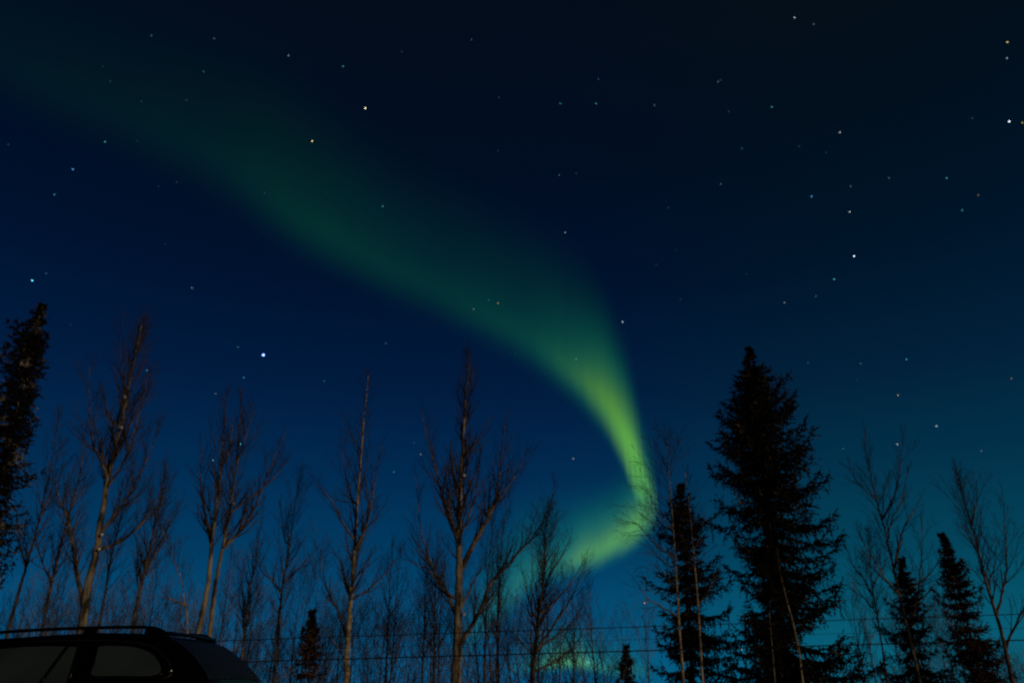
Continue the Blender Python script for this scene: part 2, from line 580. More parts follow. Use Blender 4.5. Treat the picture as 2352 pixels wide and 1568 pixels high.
def bare_tree(label, path, Y, wpx, limbs=(), bark='poplar', group='bare trees beyond the yard', crown0=0.25, n=34, blen=2.2, fan=(20, 46), up=0.15, lean=0.0,
              depth=2, name='bare_tree', seed=0, angle=34, droop=None, top_r=0.008, nchild=5, limb_mat='limb', to_ground=True, twig_mat='twig', wig=0.10, snow=()):
    rng = random.Random(seed * 77 + 5)
    P = [at(x, y, Y) for x, y in path]
    for i, p in enumerate(P):
        p.y += lean * i / len(P)
    if to_ground:
        d = (P[0] - P[1]).normalized()
        d.x *= 0.6
        zt = gz(P[0].x, Y) - 0.15
        k = (zt - P[0].z) / min(d.z, -0.3)
        P = [P[0] + d * k] + P
    foot = P[0].copy()
    r0 = wpx * m_per_px(Y) * 0.5
    root = thing(name, (foot.x, foot.y, foot.z + 0.15), label, 'tree', group)
    off = Vector(root.location)
    T = refine(P, rng, r0 * 0.10)
    hz0, hz1 = T[0].z, T[-1].z
    rad = [max(top_r, r0 * (1.16 - 1.10 * ((p.z - hz0) / (hz1 - hz0)) ** 0.7)) for p in T]
    rad[0] *= 1.25
    g = Geo()
    g.tube([p - off for p in T], rad, 9)
    for _ in range(int(len(T) * 0.5)):                     # knots and branch scars
        i = rng.randrange(2, len(T) - 2)
        a = rng.uniform(0, 6.28)
        e = Vector((math.cos(a), math.sin(a), 0.5))
        q = T[i] - off + e * rad[i] * 0.6
        g.tube([q, q + e * rad[i] * 0.55], [rad[i] * 0.42, rad[i] * 0.2], 5)
    g.build('trunk', M[bark], root)
    tw = Geo()

    def feather(Q, rq, cnt, ln, t0):
        k = len(Q)
        for c in range(cnt):
            t = t0 + (0.995 - t0) * (c + rng.random()) / cnt
            f = t * (k - 1)
            i = min(k - 2, int(f))
            q = Q[i].lerp(Q[i + 1], f - i)
            d = (Q[i + 1] - Q[i]).normalized()
            nd = rot_about(d, perp(d, rng), R(angle * rng.uniform(0.6, 1.3)))
            L = ln * (0.35 + 0.65 * math.sin(math.pi * min(1, 0.25 + 0.75 * (1 - (t - t0) / (1 - t0))) * 0.62)) * rng.uniform(0.45, 1.1)
            if t > 0.8:
                L *= 0.55 + 0.45 * (1 - t) / 0.2
                nd = (nd + d * 0.8).normalized()
            grow(tw, q - off, nd, max(0.35, L), max(0.007, min(rq[i] * 0.5, 0.011 + 0.014 * L)), depth, rng, up if droop is None else droop, wig, fan, nchild)

    feather(T, rad, int(n * 1.45), blen, crown0)
    for lp, lw in limbs:
        j = rng.uniform(-0.25, 0.25)
        Q = []
        for i, (x, y) in enumerate(lp):
            q = at(x, y, Y)
            q.y += j * i * 0.9
            Q.append(q)
        # start the limb on the trunk's own line
        near = min(T, key=lambda p: (p - Q[0]).length)
        if (near - Q[0]).length < 0.8:
            Q[0] = near.copy()
        Q = refine(Q, rng, 0.02)
        rl = lw * m_per_px(Y) * 0.54
        rr = path_radii(Q, rl, 0.007)
        gl = Geo()
        gl.tube([q - off for q in Q], rr, 6)
        gl.build('limb', M[limb_mat], root)
        ll = sum((Q[i + 1] - Q[i]).length for i in range(len(Q) - 1))
        feather(Q, rr, max(6, int(ll * 4.6)), min(blen * 0.75, 0.4 + ll * 0.38), 0.12)
    for sx, sy in snow:
        q = at(sx, sy, Y) - off
        g = Geo()
        a = rng.uniform(0.035, 0.05)
        g.tube([q + Vector((0, -r0 * 0.7, -a)), q + Vector((0, -r0 * 0.8, -a * 0.3)), q + Vector((0.02, -r0 * 0.75, a * 0.5)), q + Vector((0.02, -r0 * 0.7, a))], [a * 0.6, a * 1.2, a, a * 0.3], 7)
        g.build('snow_clump', M['snow'], root)
    tw.build('crown', M[twig_mat], root, smooth=False)
    return root


bare_tree('large pale poplar leaning right at the left, behind the car roof', [(188, 1440), (206, 1330), (224, 1250), (247, 1104), (268, 1010), (286, 930), (303, 850), (314, 801), (327, 740)],
          28.0, 27, [([(188, 1407), (174, 1295), (157, 1194), (140, 1150), (128, 1100)], 11), ([(247, 1100), (236, 1060), (224, 1025), (219, 941), (224, 850)], 8),
                     ([(230, 1225), (255, 1190), (290, 1140), (330, 1060), (362, 970)], 9), ([(228, 1260), (280, 1235), (330, 1180), (372, 1100)], 8),
                     ([(262, 1030), (290, 980), (318, 900), (330, 830)], 6), ([(245, 1120), (285, 1070), (318, 1000), (350, 900)], 7)],
          crown0=0.42, n=44, blen=2.3, seed=1, snow=[(239, 1229), (233, 1262), (290, 915), (283, 985)])
bare_tree('slim leaning bare tree between the leftmost spruce and the large poplar', [(20, 1446), (46, 1350), (67, 1278), (92, 1185), (112, 1093), (126, 1010), (136, 940)], 30.0, 12,
          [([(62, 1300), (40, 1240), (30, 1170)], 5), ([(95, 1180), (118, 1130), (150, 1060)], 4)], bark='dark', crown0=0.35, n=30, blen=1.6, seed=2)
bare_tree('bare tree with a greyish trunk just left of the large poplar base', [(98, 1440), (113, 1360), (129, 1295), (150, 1210), (170, 1140), (186, 1075), (194, 990)], 32.0, 14,
          [([(118, 1340), (95, 1270), (85, 1200)], 5)], bark='limb', crown0=0.35, n=30, blen=1.8, seed=3)
bare_tree('thin bare tree just right of the large poplar base', [(233, 1412), (252, 1295), (268, 1225), (282, 1166), (300, 1080)], 31.0, 11, [], bark='dark', crown0=0.25, n=28, blen=1.7, seed=4)
bare_tree('brownish bare tree rising right of centre over the car roof rail', [(308, 1430), (322, 1355), (336, 1295), (352, 1220), (366, 1160), (384, 1060)], 33.0, 17, [([(330, 1320), (372, 1240), (400, 1170)], 6)],
          bark='limb', crown0=0.3, n=34, blen=2.0, seed=5)
bare_tree('small whitish sapling trunk bending left beside the twin trunk poplar', [(431, 1457), (425, 1390), (417, 1334), (405, 1300), (394, 1272), (373, 1216)], 27.0, 9, [([(418, 1390), (390, 1375), (368, 1368)], 5)], bark='pale', crown0=0.4, n=16, blen=1.2, seed=6, limb_mat='pale')
bare_tree('left trunk of the twin poplar, forked with pale bark', [(454, 1463), (466, 1400), (476, 1351), (486, 1250), (497, 1160), (507, 1082), (514, 1000), (518, 905)], 27.0, 20,
          [([(485, 1255), (475, 1215), (462, 1160), (452, 1090), (451, 1010)], 9), ([(508, 1080), (530, 1030), (540, 960)], 5)], crown0=0.45, n=28, blen=1.7, seed=7)
bare_tree('right trunk of the twin poplar with a big limb to the right', [(480, 1468), (487, 1400), (496, 1334), (507, 1280), (520, 1215), (532, 1140), (541, 1070), (550, 990), (556, 915)], 27.3, 17,
          [([(516, 1255), (540, 1225), (569, 1177), (594, 1110), (614, 1048), (643, 975)], 9), ([(570, 1175), (610, 1110), (645, 1060)], 5), ([(540, 1085), (560, 1030), (592, 950)], 5)], crown0=0.45, n=30, blen=1.8, seed=8, snow=[(537, 1157)])
bare_tree('thin reddish bare tree between the twin poplar and the dark slim tree', [(556, 1510), (563, 1450), (569, 1390), (578, 1330), (586, 1290), (606, 1150)], 31.0, 11, [], bark='limb', crown0=0.25, n=28, blen=1.7, seed=9)
bare_tree('slim dark trunked tree forking twice, left of the dark little conifer', [(628, 1568), (638, 1460), (647, 1362), (656, 1305), (664, 1255), (674, 1190), (681, 1130), (690, 1090)], 29.0, 12,
          [([(648, 1358), (630, 1335), (612, 1318), (600, 1290)], 5), ([(664, 1258), (650, 1230), (643, 1190), (636, 1150)], 4), ([(652, 1340), (690, 1300), (720, 1270)], 4)], bark='dark', crown0=0.3, n=28, blen=1.6, seed=10)
bare_tree('birch with mottled pale trunk forking right, midway to the centre', [(795, 1568), (796, 1510), (799, 1470), (803, 1400), (808, 1351), (815, 1240), (826, 1082), (832, 1010), (838, 941), (847, 855)], 27.0, 17,
          [([(814, 1261), (832, 1235), (847, 1203), (862, 1145), (872, 1090), (886, 1040)], 8), ([(818, 1170), (805, 1140), (790, 1075), (781, 1010)], 5),
           ([(810, 1235), (790, 1205), (773, 1165), (740, 1120)], 5), ([(798, 1465), (768, 1390), (740, 1330), (730, 1270)], 5), ([(806, 1380), (850, 1350), (890, 1310), (918, 1270)], 5),
           ([(800, 1520), (770, 1480), (745, 1440)], 4)], bark='pale', crown0=0.42, n=34, blen=1.7, seed=12)
bare_tree('thin straight dark tree just right of the mottled birch', [(885, 1568), (888, 1500), (891, 1446), (894, 1380), (897, 1315), (902, 1240)], 30.0, 9, [], bark='dark', crown0=0.3, n=24, blen=1.2, seed=13)
bare_tree('thin dark tree left of the central poplar, shorter of a close pair', [(969, 1568), (972, 1500), (976, 1440), (978, 1370), (982, 1290)], 31.0, 9, [], bark='dark', crown0=0.3, n=24, blen=1.3, seed=14)
bare_tree('thin dark tree left of the central poplar, taller of a close pair', [(996, 1568), (998, 1480), (1000, 1400), (1001, 1330), (1004, 1230)], 30.0, 10, [], bark='dark', crown0=0.3, n=26, blen=1.4, seed=15)
bare_tree('tall central poplar with a thick pale trunk and wide forked limbs', [(1047, 1568), (1050, 1500), (1052, 1407), (1054, 1330), (1054, 1250), (1056, 1160), (1060, 1082), (1066, 980), (1073, 880), (1078, 815)], 26.5, 29,
          [([(1054, 1246), (1042, 1210), (1025, 1166), (1008, 1105), (992, 1042), (970, 955)], 10), ([(1050, 1420), (1030, 1370), (1003, 1323), (982, 1270), (968, 1220), (953, 1080)], 9),
           ([(1060, 1315), (1082, 1260), (1106, 1211), (1122, 1175), (1137, 1138), (1146, 1080), (1152, 1020), (1164, 930)], 12), ([(1110, 1205), (1150, 1140), (1185, 1090), (1210, 1040)], 6),
           ([(1058, 1490), (1082, 1440), (1103, 1400), (1128, 1340), (1153, 1312), (1195, 1265), (1222, 1236), (1258, 1175), (1277, 1100)], 10), ([(1060, 1230), (1078, 1180), (1094, 1120), (1100, 1040)], 6),
           ([(1046, 1380), (1010, 1345), (985, 1310), (935, 1290)], 6), ([(1056, 1400), (1090, 1330), (1110, 1290)], 6)], crown0=0.45, n=44, blen=2.0, seed=16, snow=[(1066, 1411), (1066, 1094)])
bare_tree('thin dark sapling close right of the central poplar', [(1112, 1568), (1115, 1460), (1118, 1362), (1123, 1300), (1129, 1236), (1136, 1160)], 29.0, 9, [], bark='dark', crown0=0.3, n=24, blen=1.4, seed=17)
bare_tree('reddish thin sapling between the central poplar and the bushy birch', [(1142, 1568), (1143, 1470), (1145, 1362), (1149, 1290), (1155, 1222), (1168, 1140)], 30.0, 11, [], bark='limb', crown0=0.3, n=26, blen=1.5, seed=18)
bare_tree('dark birch with a bushy fan of upswept twigs against the green glow', [(1224, 1568), (1227, 1515), (1231, 1474), (1238, 1410), (1247, 1351), (1250, 1290), (1251, 1245), (1257, 1200), (1268, 1165)], 26.0, 17,
          [([(1229, 1500), (1262, 1450), (1295, 1400), (1322, 1350), (1345, 1290)], 6), ([(1232, 1490), (1275, 1462), (1320, 1420), (1352, 1360)], 5), ([(1226, 1545), (1270, 1520), (1310, 1490), (1350, 1445)], 5),
           ([(1240, 1415), (1275, 1380), (1312, 1335), (1340, 1290)], 4), ([(1246, 1350), (1270, 1310), (1298, 1260), (1315, 1225)], 4), ([(1236, 1430), (1215, 1380), (1200, 1310)], 4), ([(1228, 1510), (1195, 1470), (1175, 1420)], 4)],
          bark='dark', crown0=0.35, n=56, blen=1.5, seed=19, angle=34)
bare_tree('pale thin trunk standing in front of the smaller spruce, left of a pair', [(1570, 1568), (1566, 1510), (1560, 1446), (1555, 1350), (1549, 1250), (1542, 1160), (1536, 1080), (1532, 1010)], 25.5, 9.5,
          [([(1556, 1420), (1520, 1395), (1480, 1372), (1450, 1330)], 4), ([(1550, 1290), (1510, 1250), (1470, 1200), (1440, 1190)], 4), ([(1545, 1220), (1510, 1180), (1490, 1140)], 3)], bark='pale', crown0=0.45, n=46, blen=1.9, seed=20, droop=-0.02, angle=52)
bare_tree('pale thin trunk standing in front of the smaller spruce, right of a pair', [(1614, 1568), (1610, 1500), (1603, 1390), (1597, 1310), (1591, 1250), (1583, 1160), (1574, 1085)], 25.2, 9,
          [([(1605, 1395), (1625, 1360), (1650, 1320)], 3.5), ([(1592, 1260), (1612, 1220), (1620, 1180)], 3)], bark='pale', crown0=0.5, n=20, blen=1.2, seed=21)
bare_tree('thin pale trunk in front of the lower half of the big spruce', [(1844, 1568), (1836, 1500), (1824, 1440), (1808, 1380), (1795, 1325), (1785, 1260)], 25.0, 9, [], bark='pale', crown0=0.6, n=10, blen=0.9, seed=22)
bare_tree('very thin pale trunk low in front of the big spruce, left of its taller neighbour', [(1781, 1568), (1776, 1510), (1771, 1450), (1767, 1400)], 25.3, 6, [], bark='pale', crown0=0.6, n=8, blen=0.7, seed=23)
bare_tree('tall bare tree with open forked limbs right of the big spruce', [(2114, 1568), (2098, 1500), (2082, 1435), (2069, 1380), (2059, 1334), (2046, 1275), (2034, 1222), (2022, 1180), (2012, 1143), (2000, 1090), (1992, 1054), (1985, 985)], 25.5, 12,
          [([(2034, 1192), (2044, 1150), (2051, 1110), (2053, 1060), (2051, 1010)], 5), ([(2055, 1300), (2066, 1262), (2079, 1222), (2096, 1190), (2113, 1166), (2138, 1130)], 5.5),
           ([(2087, 1440), (2100, 1390), (2107, 1334), (2109, 1260), (2110, 1185)], 5.5), ([(2101, 1360), (2130, 1320), (2157, 1265)], 4), ([(2056, 1368), (2030, 1330), (2006, 1295), (1980, 1260), (1962, 1230)], 5),
           ([(2040, 1240), (2050, 1190), (2075, 1140), (2085, 1080)], 4), ([(2090, 1450), (2130, 1400), (2165, 1370)], 4), ([(2005, 1150), (1975, 1110), (1950, 1070)], 3.5)], bark='limb', crown0=0.4, n=26, blen=1.3, seed=24, up=0.14)
bare_tree('smaller bare tree close beside the big spruce at its right', [(2038, 1568), (2030, 1510), (2020, 1446), (2011, 1390), (2003, 1345), (2001, 1310), (1998, 1275), (1990, 1220)], 26.5, 9,
          [([(2008, 1375), (1990, 1330), (1968, 1290), (1955, 1240)], 4), ([(2004, 1350), (2020, 1310), (2036, 1280)], 3.5), ([(2014, 1410), (1985, 1370), (1950, 1345)], 3.5)], bark='dark', crown0=0.35, n=30, blen=1.4, seed=25)
bare_tree('bare tree leaning left in the lower right corner with a long right limb', [(2326, 1568), (2315, 1515), (2303, 1463), (2285, 1400), (2264, 1334), (2250, 1275), (2236, 1222), (2221, 1170), (2208, 1132), (2196, 1070)], 24.0, 15,
          [([(2287, 1412), (2302, 1370), (2314, 1323), (2318, 1270), (2317, 1222), (2312, 1120)], 6), ([(2310, 1490), (2326, 1430), (2345, 1380), (2375, 1330), (2400, 1280)], 6),
           ([(2231, 1205), (2250, 1165), (2262, 1140), (2270, 1090)], 4), ([(2266, 1345), (2290, 1300), (2300, 1230)], 4), ([(2245, 1265), (2222, 1230), (2205, 1200)], 3)], bark='limb', crown0=0.4, n=30, blen=1.5, seed=26, up=0.14)

# thicket of thin saplings behind the main trunks
rng0 = random.Random(5)
THICKET = []
for i in range(60):
    px = -30 + 1400 * (i + rng0.uniform(0.1, 0.9)) / 60
    THICKET.append((px, rng0.uniform(1240, 1440), rng0.uniform(30, 44)))
for i in range(3):
    THICKET.append((1395 + 45 * i + rng0.uniform(-10, 10), rng0.uniform(1400, 1460), rng0.uniform(34, 40)))
for i in range(9):
    THICKET.append((rng0.uniform(1930, 2352), rng0.uniform(1330, 1470), rng0.uniform(32, 40)))
for i, (px, top, Y) in enumerate(THICKET):
    lean = (1176 - px) * 0.20 * (1568 - top) / 900 + rng0.uniform(-12, 12)
    mid = (1568 + top) / 2
    far = 60 <= i < 63
    bare_tree('thin grey sapling in the twiggy thicket behind the main trunks', [(px, 1560), (px + lean * 0.5 + rng0.uniform(-6, 6), mid), (px + lean, top)], Y, rng0.uniform(4.5, 8.5), [], bark='limb' if i % 3 else 'dark',
              group='saplings in the thicket behind', crown0=0.15, n=10 if far else 19, blen=rng0.uniform(1.7, 2.8), seed=100 + i, angle=46, name='sapling', twig_mat='twig' if i % 3 == 0 else 'grey_twig', nchild=5, wig=0.16)


def shrub(px, Y, tall, seed):
    rng = random.Random(seed * 13 + 3)
    p = at(px, 1568, Y)
    z0 = gz(p.x, Y)
    root = thing('shrub', (p.x, Y, z0), 'leafless willow clump in the undergrowth between the trunks', 'shrub', 'leafless shrubs in the undergrowth')
    st_, tw = Geo(), Geo()
    for k in range(7):
        a = rng.uniform(0, 6.28)
        d = Vector((math.cos(a) * 0.28, math.sin(a) * 0.28, 1)).normalized()
        q = Vector((math.cos(a) * 0.12, math.sin(a) * 0.12, -0.1))
        L = tall * rng.uniform(0.7, 1.05)
        pts = [q]
        for i in range(9):
            d = (d + rvec(rng) * 0.12 + Vector((0, 0, 0.04))).normalized()
            q = q + d * (L / 9)
            pts.append(q)
            if i > 2:
                for c in range(3):
                    nd = rot_about(d, perp(d, rng), R(rng.uniform(25, 60)))
                    grow(tw, q - d * (L / 9) * rng.random(), nd, rng.uniform(0.5, 1.3), 0.006, 2, rng, 0.06, 0.16, (22, 55), 5)
        st_.tube(pts, [0.028 * (1 - 0.08 * i) for i in range(10)], 5)
    st_.build('stems', M['limb'], root)
    tw.build('twigs', M['grey_twig'], root, smooth=False)


for i in range(24):
    shrub(-20 + 1440 * (i + rng0.uniform(0.1, 0.9)) / 24, rng0.uniform(29.5, 37), rng0.uniform(5.0, 6.8), 300 + i)
for i in range(6):
    shrub(1960 + 400 * (i + rng0.uniform(0.1, 0.9)) / 6, rng0.uniform(31, 36), rng0.uniform(4.6, 5.8), 400 + i)

# ---------------------------------------------------------------- spruces
def interp(edge, y):
    if y <= edge[0][1]:
        return edge[0][0]
    for (x0, y0), (x1, y1) in zip(edge, edge[1:]):
        if y <= y1:
            return x0 + (x1 - x0) * (y - y0) / (y1 - y0)
    return edge[-1][0]


def spruce(label, tip, base, Y, left, right, leaf='needle', seed=0, step=0.16, per=5, gap=0.15, hang=0.6, wpx=14, spray=1.0, sharp=50.0, wide=1.0, group='dark spruces around the yard'):
    rng = random.Random(seed * 31 + 7)
    mp = m_per_px(Y)
    P0, P1 = at(base[0], base[1], Y), at(tip[0], tip[1], Y)
    d = (P0 - P1)
    zt = gz(P0.x, Y) - 0.15
    P0 = P1 + d * ((zt - P1.z) / d.z)
    root = thing('spruce_tree', (P0.x, P0.y, zt + 0.15), label, 'tree', group)
    off = Vector(root.location)
    H = P1.z - zt
    g = Geo()
    npt = 14
    T = [P0.lerp(P1, i / npt) for i in range(npt + 1)]
    g.tube([p - off for p in T], [max(0.012, wpx * mp * 0.5 * (1 - i / npt)) for i in range(npt + 1)], 8)
    wood, fol = g, Geo()                                  # boughs grow out of the trunk's own mesh

    def pix_y(p):
        q = p - EYE
        c, s = math.cos(TILT), math.sin(TILT)
        return CY - FPX * (q.z * c - q.y * s) / (q.y * c + q.z * s)

    def leaf_blade(p, dr, L, wd):
        b = perp(dr, rng)
        m1 = p + dr * (L * rng.uniform(0.35, 0.6))
        fol.quad(p, m1 + b * wd, p + dr * L, m1 - b * (wd * rng.uniform(0.5, 1.1)))

    def twiglet(p, dr, L, drop):
        """a side shoot clothed with short needle tufts"""
        k = max(2, int(L / (0.075 * spray)))
        q = p.copy()
        dd = dr.copy()
        for i in range(k):
            dd = (dd + rvec(rng) * 0.16 + Vector((0, 0, -drop))).normalized()
            leaf_blade(q, (dd + rvec(rng) * 0.8).normalized(), spray * rng.uniform(0.08, 0.15), 0.028 * spray)
            leaf_blade(q, (dd + rvec(rng) * 0.5).normalized(), spray * rng.uniform(0.09, 0.16), 0.030 * spray)
            q = q + dd * (L / k)
        leaf_blade(q, dd, spray * 0.14, 0.022 * spray)

    z = P1.z - 0.02
    tip_y = tip[1]
    while z > zt + 0.4:
        t = (P1.z - z) / H
        c0 = P1.lerp(P0, t)
        y_img = pix_y(c0)
        xa = CX + FPX * (c0 - EYE).x / ((c0 - EYE).y * math.cos(TILT) + (c0 - EYE).z * math.sin(TILT))
        pointed = min(1.0, 0.06 + (y_img - tip_y) / sharp)
        lw = max(3, xa - interp(left, y_img)) * mp * pointed
        rw = max(3, interp(right, y_img) - xa) * mp * pointed
        nb = per if t > 0.06 else 3
        clump = 0.88 + 0.50 * noise.noise(Vector((seed * 3.1, z * 2.0, 0.5)))
        loc = spray * min(1.0, max(0.28, (lw + rw) / 1.3))
        a0 = rng.uniform(0, 6.28)
        for b in range(nb):
            ph = a0 + 6.283 * (b + rng.uniform(-0.4, 0.4)) / nb
            cx, sy = math.cos(ph), math.sin(ph)
            hole = noise.noise(Vector((cx * 1.3 + seed * 9.7, sy * 1.3, z * 0.9)))
            if hole > 0.42 - gap * min(1, t * 2.5) or rng.random() < gap * 0.4:
                continue
            base_w = (rw if cx > 0 else lw)
            wq = base_w * abs(cx) + 0.5 * (lw + rw) * (1 - abs(cx))
            L = max(0.06, (wq - 0.10 * loc / spray) * clump * wide * rng.choice((0.5, 0.74, 0.9, 1.0, 1.08, 1.22)))
            o = Vector((cx, sy, 0))
            side = Vector((-sy, cx, 0))
            k1 = 0.8 - 1.35 * min(1, t * 2.6) + rng.uniform(-0.22, 0.18)     # rising near the tip, drooping lower down
            k2 = 0.30 if t > 0.12 else 0.05
            n = max(3, int(L / 0.13))
            pts = []
            for i in range(n + 1):
                s_ = i / n
                pts.append(c0 - off + o * (L * s_) + Vector((0, 0, L * (k1 * s_ * (1 - 0.35 * s_) + k2 * s_ ** 3))) + rvec(rng) * 0.03)
            wood.tube(pts, [max(0.006, 0.010 + 0.010 * L) * (1 - 0.8 * i / n) for i in range(n + 1)], 3, cap=False)
            for i in range(n + 1):
                s_ = i / n
                p = pts[i]
                od = (pts[min(i + 1, n)] - pts[max(i - 1, 0)]).normalized()
                sl = loc * (0.10 + 0.30 * min(1.0, L * 0.8) * (1.0 - 0.62 * s_))
                for sg in (-1, 1, rng.choice((-1, 1))):
                    dr = (side * sg * rng.uniform(0.4, 0.9) + od * rng.uniform(0.3, 0.9) + Vector((0, 0, rng.uniform(-0.3, 0.15)))).normalized()
                    twiglet(p, dr, sl * rng.uniform(0.6, 1.25), 0.14 * min(1, t * 3))
                leaf_blade(p, (od + rvec(rng) * 0.6).normalized(), 0.17 * loc, 0.03 * loc)
                if rng.random() < hang * min(1, t * 2.5) * 0.8:
                    twiglet(p, (Vector((0, 0, -1)) + rvec(rng) * 0.4).normalized(), loc * rng.uniform(0.15, 0.5), 0.2)
            twiglet(pts[-1], (od + Vector((0, 0, 0.4))).normalized(), 0.16 * loc, -0.1)
        # needles close to the stem
        for b in range(8):
            ph = rng.uniform(0, 6.28)
            o = Vector((math.cos(ph), math.sin(ph), rng.uniform(-0.7, 0.3))).normalized()
            rr = rng.uniform(0, 0.40) * 0.5 * (lw + rw)
            twiglet(c0 - off + Vector((math.cos(ph) * rr, math.sin(ph) * rr, rng.uniform(-0.12, 0.12))), o, min(0.3, 0.03 + 0.26 * (lw + rw)), 0.1)
        z -= step * (0.55 + 0.75 * min(1, t * 3)) * rng.uniform(0.8, 1.25)
    # leader
    for i in range(9):
        leaf_blade(P1 - off + Vector((0, 0, 0.10 - 0.05 * i)), (Vector((0, 0, 1.0)) + rvec(rng) * 0.8).normalized(), 0.13 * min(1, spray), 0.016)
    wood.build('trunk', M['dark'], root)
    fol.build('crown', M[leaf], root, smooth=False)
    return root


spruce('narrow spruce with painted light flecks cut by the left edge of the picture', (95, 702), (-120, 1620), 17.0,
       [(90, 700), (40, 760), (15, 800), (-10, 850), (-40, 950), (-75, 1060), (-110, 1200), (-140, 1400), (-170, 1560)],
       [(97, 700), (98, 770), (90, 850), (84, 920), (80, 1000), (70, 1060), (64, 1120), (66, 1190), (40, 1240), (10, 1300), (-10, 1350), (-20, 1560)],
       leaf='lit_needle', seed=1, step=0.17, per=11, gap=0.04, spray=0.66, hang=0.9, wpx=24, sharp=25.0)
spruce('tallest dark spruce with a broad ragged crown, right of the aurora', (1720, 805), (1812, 1590), 27.0,
       [(1716, 805), (1708, 850), (1690, 876), (1684, 900), (1676, 930), (1668, 960), (1652, 985), (1632, 1008), (1650, 1040), (1626, 1080), (1640, 1110), (1604, 1140), (1640, 1200), (1660, 1260), (1690, 1330), (1684, 1370), (1690, 1430), (1640, 1500), (1640, 1568)],
       [(1724, 805), (1738, 830), (1752, 850), (1772, 870), (1782, 900), (1806, 930), (1818, 955), (1850, 975), (1868, 1000), (1880, 1040), (1900, 1070), (1908, 1110), (1924, 1140), (1920, 1180), (1950, 1205), (1925, 1240), (1912, 1290), (1920, 1340), (1985, 1405), (1965, 1450), (1996, 1510), (2012, 1540), (2005, 1568)],
       seed=2, step=0.30, per=9, gap=0.10, spray=1.15, wpx=26, hang=0.75, sharp=22.0)
spruce('smaller dark spruce behind two pale trunks, left of the tallest spruce', (1563, 1118), (1592, 1590), 28.0,
       [(1558, 1118), (1546, 1145), (1534, 1180), (1526, 1240), (1540, 1260), (1505, 1330), (1512, 1345), (1520, 1380), (1512, 1420), (1530, 1450), (1510, 1500), (1500, 1568)],
       [(1580, 1118), (1590, 1150), (1592, 1190), (1620, 1215), (1604, 1250), (1640, 1310), (1655, 1330), (1630, 1360), (1668, 1420), (1660, 1470), (1700, 1500), (1690, 1568)],
       seed=3, wide=1.18, step=0.32, per=8, gap=0.12, spray=1.05, wpx=16)
spruce('mid sized spruce behind the tall bare tree, right of the tallest spruce', (2072, 1287), (2112, 1590), 29.0,
       [(2064, 1287), (2060, 1310), (2066, 1330), (2046, 1370), (2040, 1396), (2052, 1420), (2050, 1450), (2048, 1500), (2058, 1568)],
       [(2082, 1287), (2094, 1310), (2096, 1335), (2110, 1380), (2134, 1412), (2120, 1440), (2148, 1462), (2140, 1490), (2170, 1530), (2195, 1556), (2190, 1568)],
       seed=4, wide=1.15, step=0.29, per=8, gap=0.12, wpx=14)
spruce('narrow spruce leaning left with browned needles, near the right edge', (2166, 1230), (2262, 1580), 27.5,
       [(2158, 1230), (2156, 1260), (2168, 1290), (2166, 1330), (2160, 1362), (2176, 1400), (2184, 1440), (2192, 1480), (2200, 1510), (2222, 1568)],
       [(2176, 1230), (2188, 1260), (2202, 1290), (2228, 1320), (2232, 1350), (2244, 1390), (2262, 1430), (2290, 1460), (2296, 1500), (2330, 1568)],
       leaf='brown', seed=5, wide=1.15, step=0.25, per=8, gap=0.12, wpx=14)
spruce('tiny spruce tip at the bottom beside the low aurora patch', (1438, 1487), (1440, 1620), 34.0,
       [(1434, 1487), (1428, 1515), (1420, 1545), (1414, 1568), (1405, 1620)], [(1443, 1487), (1450, 1515), (1455, 1545), (1463, 1568), (1470, 1620)], seed=6, step=0.24, per=7, gap=0.1, wpx=6)
spruce('brownish little conifer low between the slim dark tree and the mottled birch', (716, 1405), (708, 1620), 30.0,
       [(712, 1405), (700, 1430), (690, 1470), (680, 1520), (676, 1568), (670, 1620)], [(720, 1405), (726, 1430), (732, 1470), (740, 1520), (742, 1568), (748, 1620)], leaf='brown', seed=7, step=0.24, per=7, gap=0.1, wpx=8)

# ---------------------------------------------------------------- black car
XC, YC = -4.95, 7.92
car = thing('parked_car', (XC, YC, 0.0), 'black estate car with roof rails parked in the lower left corner', 'car')
#            x     zb    zs    zt    hs    ht
ST = [(-2.42, 0.42, 0.66, 0.70, 0.66, 0.50), (-2.36, 0.30, 0.78, 0.84, 0.80, 0.62), (-2.15, 0.24, 0.90, 0.97, 0.88, 0.74), (-1.75, 0.22, 1.00, 1.06, 0.92, 0.76), (-1.25, 0.22, 1.10, 1.14, 0.93, 0.78),
      (-1.05, 0.22, 1.14, 1.18, 0.93, 0.78), (-0.70, 0.22, 1.18, 1.36, 0.93, 0.71), (-0.28, 0.22, 1.20, 1.535, 0.93, 0.66), (0.10, 0.22, 1.21, 1.590, 0.93, 0.66), (0.45, 0.22, 1.22, 1.622, 0.93, 0.66),
      (0.90, 0.22, 1.22, 1.652, 0.93, 0.66), (1.30, 0.22, 1.22, 1.668, 0.93, 0.66), (1.60, 0.22, 1.22, 1.664, 0.925, 0.655), (1.78, 0.23, 1.22, 1.652, 0.92, 0.65), (1.92, 0.24, 1.22, 1.625, 0.91, 0.65),
      (2.04, 0.26, 1.21, 1.555, 0.90, 0.67), (2.18, 0.28, 1.20, 1.455, 0.89, 0.70), (2.30, 0.30, 1.18, 1.345, 0.88, 0.74), (2.37, 0.31, 1.12, 1.255, 0.87, 0.77), (2.44, 0.33, 0.98, 1.06, 0.86, 0.78), (2.48, 0.36, 0.80, 0.86, 0.84, 0.76), (2.46, 0.44, 0.60, 0.64, 0.80, 0.70)]


